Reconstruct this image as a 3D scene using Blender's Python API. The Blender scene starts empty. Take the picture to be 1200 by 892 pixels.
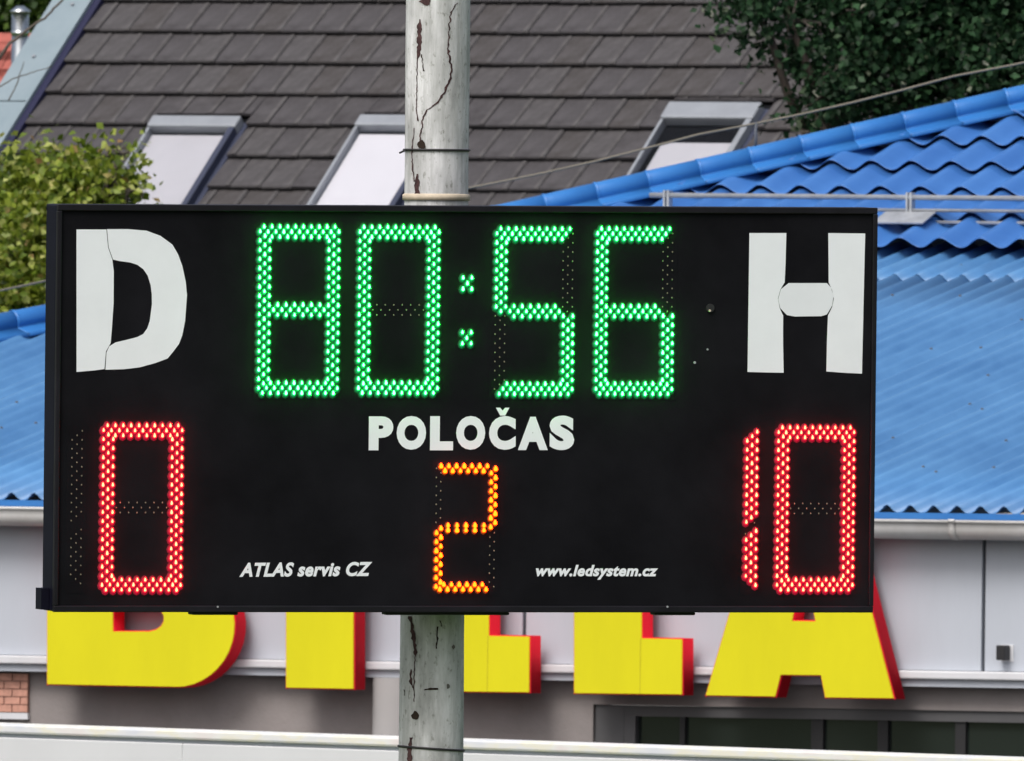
import bpy, bmesh, math, random
import numpy as np
from mathutils import Matrix, Vector

random.seed(7)
rng = np.random.default_rng(11)
sc = bpy.context.scene
C = sc.collection

# ------------------------------------------------------------------ camera
F = 37500.0            # focal length in pixels of the 1200 px wide photograph
ROLL = 0.012
CAM = Vector((0.0, 0.0, 5.0))
cr, sr = math.cos(ROLL), math.sin(ROLL)
cam_d = bpy.data.cameras.new('camera')
cam = bpy.data.objects.new('camera', cam_d); C.objects.link(cam)
cam.matrix_world = Matrix(((cr, -sr, 0, CAM.x), (0, 0, -1, CAM.y), (sr, cr, 0, CAM.z), (0, 0, 0, 1)))
cam_d.sensor_fit = 'HORIZONTAL'; cam_d.sensor_width = 36.0
cam_d.lens = 36.0 * F / 1200.0
cam_d.clip_start = 1.0; cam_d.clip_end = 30000.0
cam_d.dof.use_dof = True; cam_d.dof.focus_distance = 120.0; cam_d.dof.aperture_fstop = 46.0
sc.camera = cam

# ------------------------------------------------------------------ light
SUN_EL, SUN_AZ = math.radians(52), math.radians(-146)   # azimuth from +Y, clockwise seen from above
sdir = Vector((math.sin(SUN_AZ) * math.cos(SUN_EL), math.cos(SUN_AZ) * math.cos(SUN_EL), math.sin(SUN_EL)))
w = bpy.data.worlds.new('World'); sc.world = w; w.use_nodes = True
nt = w.node_tree; nt.nodes.clear()
sky = nt.nodes.new('ShaderNodeTexSky'); sky.sky_type = 'NISHITA'; sky.sun_disc = False
sky.sun_elevation = SUN_EL; sky.sun_rotation = SUN_AZ
sky.air_density = 1.0; sky.dust_density = 6.0; sky.ozone_density = 1.0
hs = nt.nodes.new('ShaderNodeHueSaturation'); hs.inputs['Saturation'].default_value = 0.6
bg = nt.nodes.new('ShaderNodeBackground'); bg.inputs['Strength'].default_value = 0.14
wo = nt.nodes.new('ShaderNodeOutputWorld')
nt.links.new(sky.outputs[0], hs.inputs['Color']); nt.links.new(hs.outputs[0], bg.inputs[0]); nt.links.new(bg.outputs[0], wo.inputs[0])
sl = bpy.data.lights.new('sun', 'SUN'); sl.energy = 1.5; sl.angle = math.radians(26); sl.color = (1.0, 0.985, 0.97)
so = bpy.data.objects.new('sun', sl); C.objects.link(so)
so.rotation_euler = sdir.to_track_quat('Z', 'Y').to_euler()
so.location = (0, 0, 60)
sc.view_settings.view_transform = 'Standard'; sc.view_settings.look = 'None'
sc.view_settings.gamma = 1.0; sc.view_settings.use_curve_mapping = False
sc.view_settings.exposure = 0.12
sc.render.engine = 'CYCLES'

# ------------------------------------------------------------------ helpers
def ray(px, py):
    dx, dy = px - 600.0, 446.0 - py
    return Vector(((dx * cr - dy * sr) / F, 1.0, (dx * sr + dy * cr) / F))
def at(px, py, depth): return CAM + ray(px, py) * depth
def hit(px, py, p0, n):
    d = ray(px, py); return CAM + d * ((p0 - CAM).dot(n) / d.dot(n))

class Frame:
    """a place's own axes: a along, b inward, c up"""
    def __init__(s, o, a, b, c): s.o, s.a, s.b, s.c = o, a.normalized(), b.normalized(), c.normalized()
    def pt(s, a, b, c): return s.o + s.a * a + s.b * b + s.c * c
    def inv(s, p):
        d = p - s.o; return d.dot(s.a), d.dot(s.b), d.dot(s.c)
    def px(s, x, y, b=0.0):          # photo measure -> (a, c) on the plane at inward distance b
        h = s.inv(hit(x, y, s.o + s.b * b, s.b)); return h[0], h[2]

origin = {}
def org(o): return origin.get(o.name, Vector((0, 0, 0)))
def setp(o, label=None, cat=None, group=None, kind=None):
    if label: o['label'] = label
    if cat: o['category'] = cat
    if group: o['group'] = group
    if kind: o['kind'] = kind
    return o
def empty(name, loc, label=None, cat=None, group=None):
    o = bpy.data.objects.new(name, None); C.objects.link(o); o.location = loc
    o.empty_display_size = 0.2
    origin[o.name] = Vector(loc); return setp(o, label, cat, group)
def obj(name, verts, faces, mat, parent=None, smooth=False, mats=None, midx=None):
    me = bpy.data.meshes.new(name)
    og = org(parent) if parent else Vector((0, 0, 0))
    me.from_pydata([tuple(Vector(v) - og) for v in verts], [], faces)
    for m in (mats or [mat]): me.materials.append(m)
    if midx:
        for p, i in zip(me.polygons, midx): p.material_index = i
    if smooth:
        for p in me.polygons: p.use_smooth = True
    me.update()
    return link(name, me, parent)
def link(name, me, parent=None):
    o = bpy.data.objects.new(name, me); C.objects.link(o)
    if parent: o.parent = parent; origin[o.name] = org(parent)
    return o
class MB:
    def __init__(s): s.v = []; s.f = []
    def box(s, fr, a0, a1, b0, b1, c0, c1):
        n = len(s.v)
        s.v += [fr.pt(a, b, c) for a in (a0, a1) for b in (b0, b1) for c in (c0, c1)]
        s.f += [tuple(n + i for i in q) for q in ((0, 1, 3, 2), (4, 6, 7, 5), (0, 4, 5, 1), (2, 3, 7, 6), (0, 2, 6, 4), (1, 5, 7, 3))]
        return s
    def prism(s, fr, poly, b0, b1):      # convex-ish polygon in (a, c)
        n = len(s.v); k = len(poly)
        s.v += [fr.pt(a, b0, c) for a, c in poly] + [fr.pt(a, b1, c) for a, c in poly]
        s.f.append(tuple(range(n, n + k))); s.f.append(tuple(range(n + 2 * k - 1, n + k - 1, -1)))
        for i in range(k):
            j = (i + 1) % k; s.f.append((n + i, n + k + i, n + k + j, n + j))
        return s
    def tube(s, pts, rad, seg=10, cap=True):
        n0 = len(s.v); k = len(pts)
        rads = rad if isinstance(rad, (list, tuple)) else [rad] * k
        for i, p in enumerate(pts):
            t = (pts[min(i + 1, k - 1)] - pts[max(i - 1, 0)]).normalized()
            h = Vector((0, 0, 1)) if abs(t.z) < 0.9 else Vector((0, 1, 0))
            x = t.cross(h).normalized(); y = x.cross(t).normalized()
            for j in range(seg):
                q = 2 * math.pi * j / seg
                s.v.append(p + (x * math.cos(q) + y * math.sin(q)) * rads[i])
        for i in range(k - 1):
            for j in range(seg):
                a = n0 + i * seg + j; b = n0 + i * seg + (j + 1) % seg
                s.f.append((a, b, b + seg, a + seg))
        if cap:
            s.f.append(tuple(n0 + j for j in reversed(range(seg)))); s.f.append(tuple(n0 + (k - 1) * seg + j for j in range(seg)))
        return s
    def make(s, name, mat, parent=None, smooth=False): return obj(name, s.v, s.f, mat, parent, smooth)
def bevel(o, wd, seg=2):
    m = o.modifiers.new('bevel', 'BEVEL'); m.width = wd; m.segments = seg; m.limit_method = 'ANGLE'; return o
def autosmooth(o, ang=40):
    for p in o.data.polygons: p.use_smooth = True
    o.data.set_sharp_from_angle(angle=math.radians(ang)); return o

# ------------------------------------------------------------------ materials
def new_mat(name):
    m = bpy.data.materials.new(name); m.use_nodes = True
    n = m.node_tree.nodes; b = n['Principled BSDF']; return m, m.node_tree, b
def mat(name, col, rough=0.6, spec=0.4, metal=0.0, var=0.0, scale=3.0, stretch=(1, 1, 1), bump=0.0, bscale=60.0, col2=None, detail=5, coat=0.0):
    m, t, b = new_mat(name)
    b.inputs['Base Color'].default_value = (*col, 1); b.inputs['Roughness'].default_value = rough
    b.inputs['Specular IOR Level'].default_value = spec; b.inputs['Metallic'].default_value = metal
    b.inputs['Coat Weight'].default_value = coat
    if var or col2 or bump:
        tc = t.nodes.new('ShaderNodeTexCoord'); mp = t.nodes.new('ShaderNodeMapping'); mp.inputs['Scale'].default_value = stretch
        t.links.new(tc.outputs['Object'], mp.inputs[0])
    if var or col2:
        nz = t.nodes.new('ShaderNodeTexNoise'); nz.inputs['Scale'].default_value = scale; nz.inputs['Detail'].default_value = detail; nz.inputs['Roughness'].default_value = 0.65
        t.links.new(mp.outputs[0], nz.inputs[0])
        rp = t.nodes.new('ShaderNodeValToRGB'); t.links.new(nz.outputs[0], rp.inputs[0])
        lo = col2 if col2 else tuple(c * (1 - var) for c in col)
        hi = col if col2 else tuple(min(1, c * (1 + var)) for c in col)
        rp.color_ramp.elements[0].position = 0.3; rp.color_ramp.elements[1].position = 0.7
        rp.color_ramp.elements[0].color = (*lo, 1); rp.color_ramp.elements[1].color = (*hi, 1)
        t.links.new(rp.outputs[0], b.inputs['Base Color'])
    if bump:
        n2 = t.nodes.new('ShaderNodeTexNoise'); n2.inputs['Scale'].default_value = bscale; n2.inputs['Detail'].default_value = 4
        t.links.new(mp.outputs[0], n2.inputs[0])
        bp = t.nodes.new('ShaderNodeBump'); bp.inputs['Strength'].default_value = bump; bp.inputs['Distance'].default_value = 0.01
        t.links.new(n2.outputs[0], bp.inputs['Height']); t.links.new(bp.outputs[0], b.inputs['Normal'])
    return m
def emit(name, col, strength):
    m, t, b = new_mat(name)
    b.inputs['Base Color'].default_value = (0.02, 0.02, 0.02, 1)
    b.inputs['Emission Color'].default_value = (*col, 1); b.inputs['Emission Strength'].default_value = strength
    b.inputs['Roughness'].default_value = 0.6; b.inputs['Specular IOR Level'].default_value = 0.03
    return m
def leaf_mat(name, stops, trans=0.25, rough=0.45, spec=0.4):
    m, t, b = new_mat(name)
    g = t.nodes.new('ShaderNodeNewGeometry'); rp = t.nodes.new('ShaderNodeValToRGB')
    t.links.new(g.outputs['Random Per Island'], rp.inputs[0])
    els = rp.color_ramp.elements
    while len(els) < len(stops): els.new(0.5)
    for e, (p, c) in zip(els, stops): e.position = p; e.color = (*c, 1)
    t.links.new(rp.outputs[0], b.inputs['Base Color']); b.inputs['Roughness'].default_value = rough
    b.inputs['Specular IOR Level'].default_value = spec
    tr = t.nodes.new('ShaderNodeBsdfTranslucent'); t.links.new(rp.outputs[0], tr.inputs[0])
    mx = t.nodes.new('ShaderNodeMixShader'); mx.inputs[0].default_value = trans
    out = t.nodes['Material Output']
    t.links.new(b.outputs[0], mx.inputs[1]); t.links.new(tr.outputs[0], mx.inputs[2]); t.links.new(mx.outputs[0], out.inputs[0])
    return m
def glass_mat(name, tint=(0.95, 0.95, 0.96), gloss=0.008):
    m, t, b = new_mat(name)
    tr = t.nodes.new('ShaderNodeBsdfTransparent'); tr.inputs[0].default_value = (*tint, 1)
    gl = t.nodes.new('ShaderNodeBsdfGlossy'); gl.inputs['Roughness'].default_value = 0.03
    mx = t.nodes.new('ShaderNodeMixShader'); mx.inputs[0].default_value = gloss
    t.links.new(tr.outputs[0], mx.inputs[1]); t.links.new(gl.outputs[0], mx.inputs[2]); t.links.new(mx.outputs[0], t.nodes['Material Output'].inputs[0])
    return m

M = {}
M['panel'] = mat('scoreboard_panel', (0.0088, 0.0088, 0.0108), rough=0.6, spec=0.03, var=0.35, scale=2.2, bump=0.05, bscale=90)
M['cabinet'] = mat('cabinet_paint', (0.005, 0.005, 0.013), rough=0.5, spec=0.12, var=0.3, scale=4)
M['trim'] = mat('frame_trim', (0.008, 0.007, 0.011), rough=0.4, spec=0.3, var=0.4, scale=6)
M['vinyl'] = mat('white_vinyl', (0.83, 0.86, 0.90), rough=0.35, spec=0.4, var=0.03, scale=5)
M['vinyl_edge'] = mat('white_vinyl_crossbar', (0.79, 0.82, 0.86), rough=0.35, spec=0.4, var=0.03, scale=5)
M['led_off'] = mat('led_off', (0.22, 0.20, 0.15), rough=0.15, spec=0.8)
LED = {}
for _k, _halo, _body, _core in (('green', (0.0, 0.095, 0.02), (0.002, 0.34, 0.11), (0.85, 100.0, 2.6)),
                               ('red', (0.27, 0.0, 0.014), (0.58, 0.003, 0.035), (100.0, 1.15, 0.5)),
                               ('amber', (0.26, 0.03, 0.0), (0.6, 0.10, 0.0), (30.0, 0.75, 0.015))):
    _mm = [emit('led_%s_%s' % (_k, n), c, 1.0) for n, c in (('rim', _halo), ('lens', _body), ('tip', _core))]
    for q in _mm[:2]: q.cycles.emission_sampling = 'NONE'
    LED[_k] = _mm
M['steel_dark'] = mat('dark_steel', (0.02, 0.02, 0.022), rough=0.5)

def concrete_mat():
    m, t, b = new_mat('pole_concrete')
    tc = t.nodes.new('ShaderNodeTexCoord')
    def noise(scale, st, det=6, rough=0.6):
        mp = t.nodes.new('ShaderNodeMapping'); mp.inputs['Scale'].default_value = st; t.links.new(tc.outputs['Object'], mp.inputs[0])
        n = t.nodes.new('ShaderNodeTexNoise'); n.inputs['Scale'].default_value = scale; n.inputs['Detail'].default_value = det; n.inputs['Roughness'].default_value = rough
        t.links.new(mp.outputs[0], n.inputs[0]); return n
    def ramp(n, a, b_, ca, cb):
        r = t.nodes.new('ShaderNodeValToRGB'); t.links.new(n.outputs[0], r.inputs[0])
        r.color_ramp.elements[0].position = a; r.color_ramp.elements[1].position = b_
        r.color_ramp.elements[0].color = (*ca, 1); r.color_ramp.elements[1].color = (*cb, 1); return r
    base = ramp(noise(9, (1, 1, 0.35)), 0.32, 0.66, (0.40, 0.405, 0.405), (0.75, 0.755, 0.77))
    str_ = ramp(noise(26, (1, 1, 0.12), 7, 0.7), 0.38, 0.62, (0.70, 0.705, 0.69), (1, 1, 1))
    spk = ramp(noise(60, (1, 1, 0.6), 3), 0.28, 0.42, (0.45, 0.45, 0.4), (1, 1, 1))
    m1 = t.nodes.new('ShaderNodeMix'); m1.data_type = 'RGBA'; m1.blend_type = 'MULTIPLY'; m1.inputs[0].default_value = 1
    t.links.new(base.outputs[0], m1.inputs[6]); t.links.new(str_.outputs[0], m1.inputs[7])
    m2 = t.nodes.new('ShaderNodeMix'); m2.data_type = 'RGBA'; m2.blend_type = 'MULTIPLY'; m2.inputs[0].default_value = 0.8
    t.links.new(m1.outputs[2], m2.inputs[6]); t.links.new(spk.outputs[0], m2.inputs[7])
    t.links.new(m2.outputs[2], b.inputs['Base Color']); b.inputs['Roughness'].default_value = 0.85
    bp = t.nodes.new('ShaderNodeBump'); bp.inputs['Strength'].default_value = 0.5; bp.inputs['Distance'].default_value = 0.006
    t.links.new(noise(35, (1, 1, 0.5)).outputs[0], bp.inputs['Height']); t.links.new(bp.outputs[0], b.inputs['Normal'])
    return m
M['concrete'] = concrete_mat()
M['rust'] = mat('rusty_crack', (0.10, 0.055, 0.055), rough=0.9, spec=0.1, col2=(0.03, 0.02, 0.022), scale=40)
M['crack'] = mat('dark_crack', (0.035, 0.025, 0.02), rough=0.9, spec=0.1)
M['wire'] = mat('binding_wire', (0.025, 0.024, 0.026), rough=0.6)
M['strap'] = mat('cream_strap', (0.55, 0.47, 0.36), rough=0.6, var=0.2, scale=20)
def roof_blue(name, c1, c2):
    return mat(name, c1, rough=0.42, spec=0.45, col2=c2, scale=1.6, detail=7, bump=0.04, bscale=30)
M['blue'] = roof_blue('blue_sheet', (0.102, 0.265, 0.51), (0.058, 0.18, 0.395))
M['blue_tile'] = roof_blue('blue_tile_sheet', (0.056, 0.185, 0.49), (0.032, 0.13, 0.40))
M['blue_cap'] = roof_blue('blue_ridge_cap', (0.040, 0.205, 0.54), (0.026, 0.155, 0.46))
M['galv'] = mat('galvanised_pipe', (0.45, 0.47, 0.50), rough=0.45, metal=0.5, var=0.2, scale=8)
M['clad'] = mat('pale_grey_cladding', (0.465, 0.50, 0.56), rough=0.45, spec=0.4, var=0.06, scale=2.0, stretch=(1, 1, 0.25), detail=7)
M['clad_light'] = mat('pale_ledge', (0.62, 0.63, 0.66), rough=0.5, var=0.06, scale=3)
M['gutter'] = mat('white_gutter', (0.66, 0.66, 0.66), rough=0.45, col2=(0.48, 0.47, 0.45), scale=2.5, detail=7)
M['seal'] = mat('dark_joint_seal', (0.10, 0.11, 0.13), rough=0.8)
M['render'] = mat('taupe_render', (0.27, 0.245, 0.24), rough=0.9, var=0.12, scale=2.5, bump=0.2, bscale=50)
M['frame_grey'] = mat('grey_window_frame', (0.10, 0.10, 0.105), rough=0.5, var=0.1, scale=4)
M['glass_dark'] = mat('shop_glass', (0.015, 0.02, 0.018), rough=0.06, spec=0.6)
M['white_paint'] = mat('white_wall_paint', (0.27, 0.265, 0.265), rough=0.8, var=0.05, scale=2)
M['yellow'] = mat('yellow_acrylic', (0.66, 0.61, 0.008), rough=0.35, spec=0.35, var=0.05, scale=2.2, stretch=(1, 1, 0.4))
M['seam'] = mat('yellow_face_seam', (0.5, 0.44, 0.008), rough=0.5)
M['red'] = mat('red_return', (0.86, 0.016, 0.038), rough=0.7, spec=0.1)
M['brick_pink'] = mat('salmon_brick', (0.55, 0.29, 0.22), rough=0.9, var=0.18, scale=30)
M['tile'] = mat('concrete_roof_tile', (0.080, 0.076, 0.081), rough=0.85, spec=0.15, col2=(0.048, 0.045, 0.048), scale=7, detail=8, bump=0.25, bscale=60)
M['tile_b'] = mat('concrete_roof_tile_pale', (0.088, 0.084, 0.088), rough=0.85, spec=0.15, col2=(0.055, 0.052, 0.054), scale=9, detail=8, bump=0.25, bscale=60)
M['tile_c'] = mat('concrete_roof_tile_brown', (0.079, 0.074, 0.077), rough=0.85, spec=0.15, col2=(0.046, 0.042, 0.041), scale=8, detail=8, bump=0.25, bscale=60)
M['tile_edge'] = mat('worn_tile_joint', (0.108, 0.104, 0.106), rough=0.9, spec=0.15, col2=(0.062, 0.058, 0.060), scale=7)  # paler than the tile: light catching the raised joint, put into the colour
M['underlay'] = mat('roof_underlay', (0.03, 0.028, 0.03), rough=0.95)
M['flash'] = mat('zinc_flashing', (0.25, 0.31, 0.345), rough=0.5, spec=0.35, metal=0.1, col2=(0.20, 0.26, 0.295), scale=2.5, detail=7)
M['flash_blue'] = mat('dark_blue_flashing', (0.010, 0.011, 0.045), rough=0.6)
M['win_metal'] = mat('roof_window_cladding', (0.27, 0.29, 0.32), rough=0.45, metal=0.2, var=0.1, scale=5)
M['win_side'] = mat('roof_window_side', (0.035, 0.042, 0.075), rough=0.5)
M['win_dark'] = mat('roof_window_interior', (0.008, 0.009, 0.011), rough=0.8, spec=0.05)
M['blind'] = mat('grey_white_blind', (0.46, 0.46, 0.485), rough=0.7, var=0.03, scale=4)
M['blind_w'] = mat('white_blind', (0.62, 0.62, 0.65), rough=0.7, var=0.02, scale=4)
M['glass'] = glass_mat('roof_window_glass')
M['plaster'] = mat('house_plaster', (0.5, 0.46, 0.4), rough=0.9, var=0.08, scale=2)
M['bark'] = mat('bark', (0.07, 0.055, 0.045), rough=0.9, var=0.35, scale=12, stretch=(1, 1, 0.3), bump=0.5, bscale=25)
M['twig'] = mat('twig_bark', (0.10, 0.085, 0.07), rough=0.9, var=0.2, scale=12)
M['fence'] = mat('white_barrier', (0.60, 0.61, 0.635), rough=0.6, var=0.03, scale=1.5)
M['flue'] = mat('stainless_flue', (0.62, 0.66, 0.68), rough=0.22, metal=1.0, var=0.1, scale=10)
M['red_tile'] = mat('red_roof_tile', (0.33, 0.09, 0.07), rough=0.8, var=0.25, scale=9)
M['grass'] = mat('grass', (0.06, 0.10, 0.03), rough=0.95, var=0.4, scale=0.7, detail=8, bump=0.4, bscale=20)
M['asphalt'] = mat('asphalt', (0.055, 0.055, 0.057), rough=0.9, var=0.2, scale=2)
M['leaf_light'] = leaf_mat('yellow_green_leaf', [(0.0, (0.05, 0.09, 0.008)), (0.35, (0.15, 0.22, 0.02)), (0.7, (0.30, 0.36, 0.04)), (0.93, (0.52, 0.56, 0.18)), (1.0, (0.36, 0.2, 0.08))], 0.35)
M['leaf_dark'] = leaf_mat('dark_green_leaf', [(0.0, (0.006, 0.020, 0.007)), (0.6, (0.016, 0.046, 0.018)), (0.9, (0.04, 0.095, 0.04)), (0.97, (0.09, 0.12, 0.07)), (1.0, (0.3, 0.31, 0.25))], 0.15, 0.5, 0.2)
M['leaf_mid'] = leaf_mat('bright_green_leaf', [(0.0, (0.015, 0.04, 0.006)), (0.5, (0.04, 0.09, 0.012)), (1.0, (0.10, 0.17, 0.03))], 0.25)

# ------------------------------------------------------------------ ground
gz = Frame(Vector((0, 0, 0)), Vector((1, 0, 0)), Vector((0, 1, 0)), Vector((0, 0, 1)))
setp(obj('ground', [(-12000, -300, 0), (12000, -300, 0), (12000, 24000, 0), (-12000, 24000, 0)], [(0, 1, 2, 3)], M['grass']), kind='structure')
setp(obj('parking_lot', [(-60, 153, 0.004), (70, 153, 0.004), (70, 212, 0.004), (-60, 212, 0.004)], [(0, 1, 2, 3)], M['asphalt']), kind='structure')

# ------------------------------------------------------------------ supermarket building
TH = math.radians(28)
SU, SV = Vector((math.cos(TH), -math.sin(TH), 0)), Vector((math.sin(TH), math.cos(TH), 0))
UP = Vector((0, 0, 1))
S = Frame(at(600, 620, 180.0), SU, SV, UP)
Sbase = S.pt(0, 0, 0); Sbase.z = 0; GZ = -S.o.z       # ground in this frame
store = empty('shop_building', Sbase, 'shop building with pale grey cladding and bright blue metal roof behind the scoreboard', 'building')

z_eave = S.px(1110, 601, -0.06)[1]
z_gut0 = S.px(1110, 610, -0.06)[1]; z_gut1 = S.px(1110, 633, -0.06)[1]
z_ledge_t = S.px(600, 778, -0.05)[1]; z_ledge_b = S.px(600, 794, -0.05)[1]
A_R = S.px(1200, 620)[0] + 9.0
PL, PU = math.radians(11.7), math.radians(21.5)
nL = (UP * math.cos(PL) - SV * math.sin(PL)); dL = (SV * math.cos(PL) + UP * math.sin(PL))
LO = Frame(S.pt(0, -0.10, z_eave), SU, dL, nL)          # lower roof: a along eave, b up the slope, c normal
hk = LO.inv(hit(1115, 303, LO.o, nL)); SK = hk[1]        # slope length to the change of pitch
nU = (UP * math.cos(PU) - SV * math.sin(PU)); dU = (SV * math.cos(PU) + UP * math.sin(PU))
HI = Frame(LO.pt(0, SK - 0.12, 0.062), SU, dU, nU)
h1 = HI.inv(hit(612, 268, HI.o, nU)); h2 = HI.inv(hit(1200, 133, HI.o, nU))
kh = (h2[0] - h1[0]) / (h2[1] - h1[1])
HT = 5.2                                                # slope length of the tiled part
hip_k = h1[0] - kh * h1[1]                              # a at the change of pitch
hip_t = hip_k + kh * HT
l0 = LO.inv(hit(0, 399, LO.o, nL))
kl = (hip_k - l0[0]) / (SK - l0[1])
hip_e = l0[0] - kl * l0[1]
A_L = hip_e

def sheet(name, fr, a0, a1, svals, hfun, mat_, cut, parent, thick=0.003, per=0.15, sub=8, top=None):
    """profiled metal sheet; svals = list of (s, lift); cut = list of (point, normal) keeping the side the normal points to"""
    n = int(round((a1 - a0) / per * sub)); av = np.linspace(a0, a1, n + 1)
    bm = bmesh.new(); rows = []
    for strip in (svals if isinstance(svals[0], list) else [svals]):     # overlapping strips: one list each
        rows = [[bm.verts.new(fr.pt(a, s, hfun(a) + lift) - org(parent)) for a in av] for s, lift in strip]
        for r0, r1 in zip(rows, rows[1:]):
            for i in range(n): bm.faces.new((r0[i], r0[i + 1], r1[i + 1], r1[i]))
    for p, nn in cut:
        bmesh.ops.bisect_plane(bm, geom=bm.verts[:] + bm.edges[:] + bm.faces[:], plane_co=p - org(parent), plane_no=nn, clear_inner=True)
    me = bpy.data.meshes.new(name); bm.to_mesh(me); bm.free(); me.materials.append(mat_)
    o = link(name, me, parent); autosmooth(o, 50)
    m = o.modifiers.new('thickness', 'SOLIDIFY'); m.thickness = thick; m.offset = -1
    return o
cor_p = S.px(1057.4, 600, -0.1)[0] - S.px(1030, 600, -0.1)[0]
def cor(a):
    t = (a / cor_p) % 1.0
    x = abs(t - 0.5) * 2                       # 0 at the crest
    return 0.044 * (0.5 + 0.5 * math.cos(math.pi * min(1.0, x / 0.76))) ** 0.85
def hipcut(fr, ka, kb, sa, sb, inset=0.0):
    p, q = fr.pt(ka, sa, 0), fr.pt(kb, sb, 0); d = (q - p); d.z = 0
    n = Vector((d.y, -d.x, 0)).normalized()
    if n.dot(SU) < 0: n = -n
    return (p + n * inset, n)
cutL = hipcut(LO, hip_e, hip_k, 0, SK, 0.02); cutU = hipcut(HI, hip_k, hip_t, 0, HT, 0.02)
s_lap = LO.inv(hit(1115, 331, LO.o, nL))[1]
sheet('lower_roof_sheet', LO, A_L, A_R, [(s, 0) for s in np.linspace(0.0, s_lap + 0.2, 7)], cor, M['blue'], [cutL], store)
sheet('upper_roof_sheet', LO, A_L, A_R, [(s, 0.006) for s in np.linspace(s_lap, SK + 0.3, 5)], cor, M['blue'], [cutL], store)
til_p = HI.inv(hit(1163, 290, HI.o, nU))[0] - HI.inv(hit(1115, 290, HI.o, nU))[0]
row_s = HI.inv(hit(1115, 200, HI.o, nU))[1] - HI.inv(hit(1115, 230, HI.o, nU))[1]
ta0 = HI.inv(hit(1115, 290, HI.o, nU))[0] - til_p * 0.1
def til(a):
    t = ((a - ta0) / til_p) % 1.0
    return 0.060 * (0.5 + 0.5 * math.cos(2 * math.pi * t)) ** 1.05
rows_t = [[(k * row_s + q * row_s, 0.030 * (1 - q)) for q in (0.0, 0.04, 0.4, 0.8, 1.14)] for k in range(int(HT / row_s) + 1)]
sheet('tile_roof_sheet', HI, hip_k - 0.5, A_R, rows_t, til, M['blue_tile'], [cutU], store, per=til_p, sub=14)
sheet('roof_underlay', HI, hip_k - 0.5, A_R, [(s, -0.03) for s in (0.35, HT)], lambda a: 0.0, M['blue_tile'], [hipcut(HI, hip_k, hip_t, 0, HT, -0.14)], store, per=2.0, sub=1)

# fixing screws on the sheet crests, small dark dots
sv_, sf_ = [], []
for r in np.linspace(0.25, SK - 0.5, 9):
    for k in range(int(A_L / cor_p), int(A_R / cor_p)):
        if random.random() > .2: continue
        aa = (k + 0.5) * cor_p; rr = r + random.uniform(-.15, .15)
        if aa < hip_e + kl * rr + .3: continue
        n = len(sv_)
        for c_, q_ in ((.042, .011), (.050, .007)):
            for i in range(6): sv_.append(LO.pt(aa + q_ * math.cos(i * 1.0472), rr + q_ * math.sin(i * 1.0472), c_))
        for i in range(6): sf_.append((n + i, n + (i + 1) % 6, n + 6 + (i + 1) % 6, n + 6 + i))
        sf_.append(tuple(n + 6 + i for i in range(6)))
setp(obj('roof_screws', sv_, sf_, M['seal'], store), kind='stuff')
# drip trim under the eave, soffit, gutter
MB().box(S, A_L, A_R, -0.11, -0.098, z_eave - 0.038, z_eave - 0.002).make('drip_trim', M['blue_cap'], store)
MB().box(S, A_L + .1, A_R, -0.08, 0.10, z_eave - 0.14, z_eave - 0.012).make('eave_board', M['seal'], store)
gr = (z_gut0 - z_gut1) / 2
def gutter_piece(a0, a1, grow=0.0):
    v = []; f = []; seg = 14; prof = []
    for i in range(seg + 1):
        q = math.pi * i / seg; prof.append((-0.145 - 0.062 * math.cos(q) * -1, z_gut0 - 2 * gr * math.sin(q) * 0.98))
    prof = [(-0.235 + 0.0, z_gut0 + 0.004), (-0.24, z_gut0 - 0.012)] + [(-0.16 - 0.075 * math.cos(math.pi * i / seg), z_gut0 - 0.012 - (2 * gr - 0.016) * math.sin(math.pi * i / seg) ** 0.7) for i in range(seg + 1)]
    cz_ = z_gut0 - gr
    for a in (a0, a1):
        for b, c in prof: v.append(S.pt(a, -0.16 + (b + 0.16) * (1 + grow), cz_ + (c - cz_) * (1 + grow)))
    k = len(prof)
    for i in range(k - 1): f.append((i, i + 1, k + i + 1, k + i))
    o = obj('gutter_joint' if grow else 'gutter', v, f, M['gutter'], store, smooth=True)
    m = o.modifiers.new('thickness', 'SOLIDIFY'); m.thickness = 0.004
    return o
seam = S.px(1118.5, 622, -0.2)[0]; xs = [A_L]; a = seam
while a - 4 > A_L: a -= 4.0
while a < A_R: xs.append(a); a += 4.0
xs.append(A_R)
for a0, a1 in zip(xs, xs[1:]):
    gutter_piece(a0, a1)
    if a1 < A_R: gutter_piece(a1 - .02, a1 + .02, .08)

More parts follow.
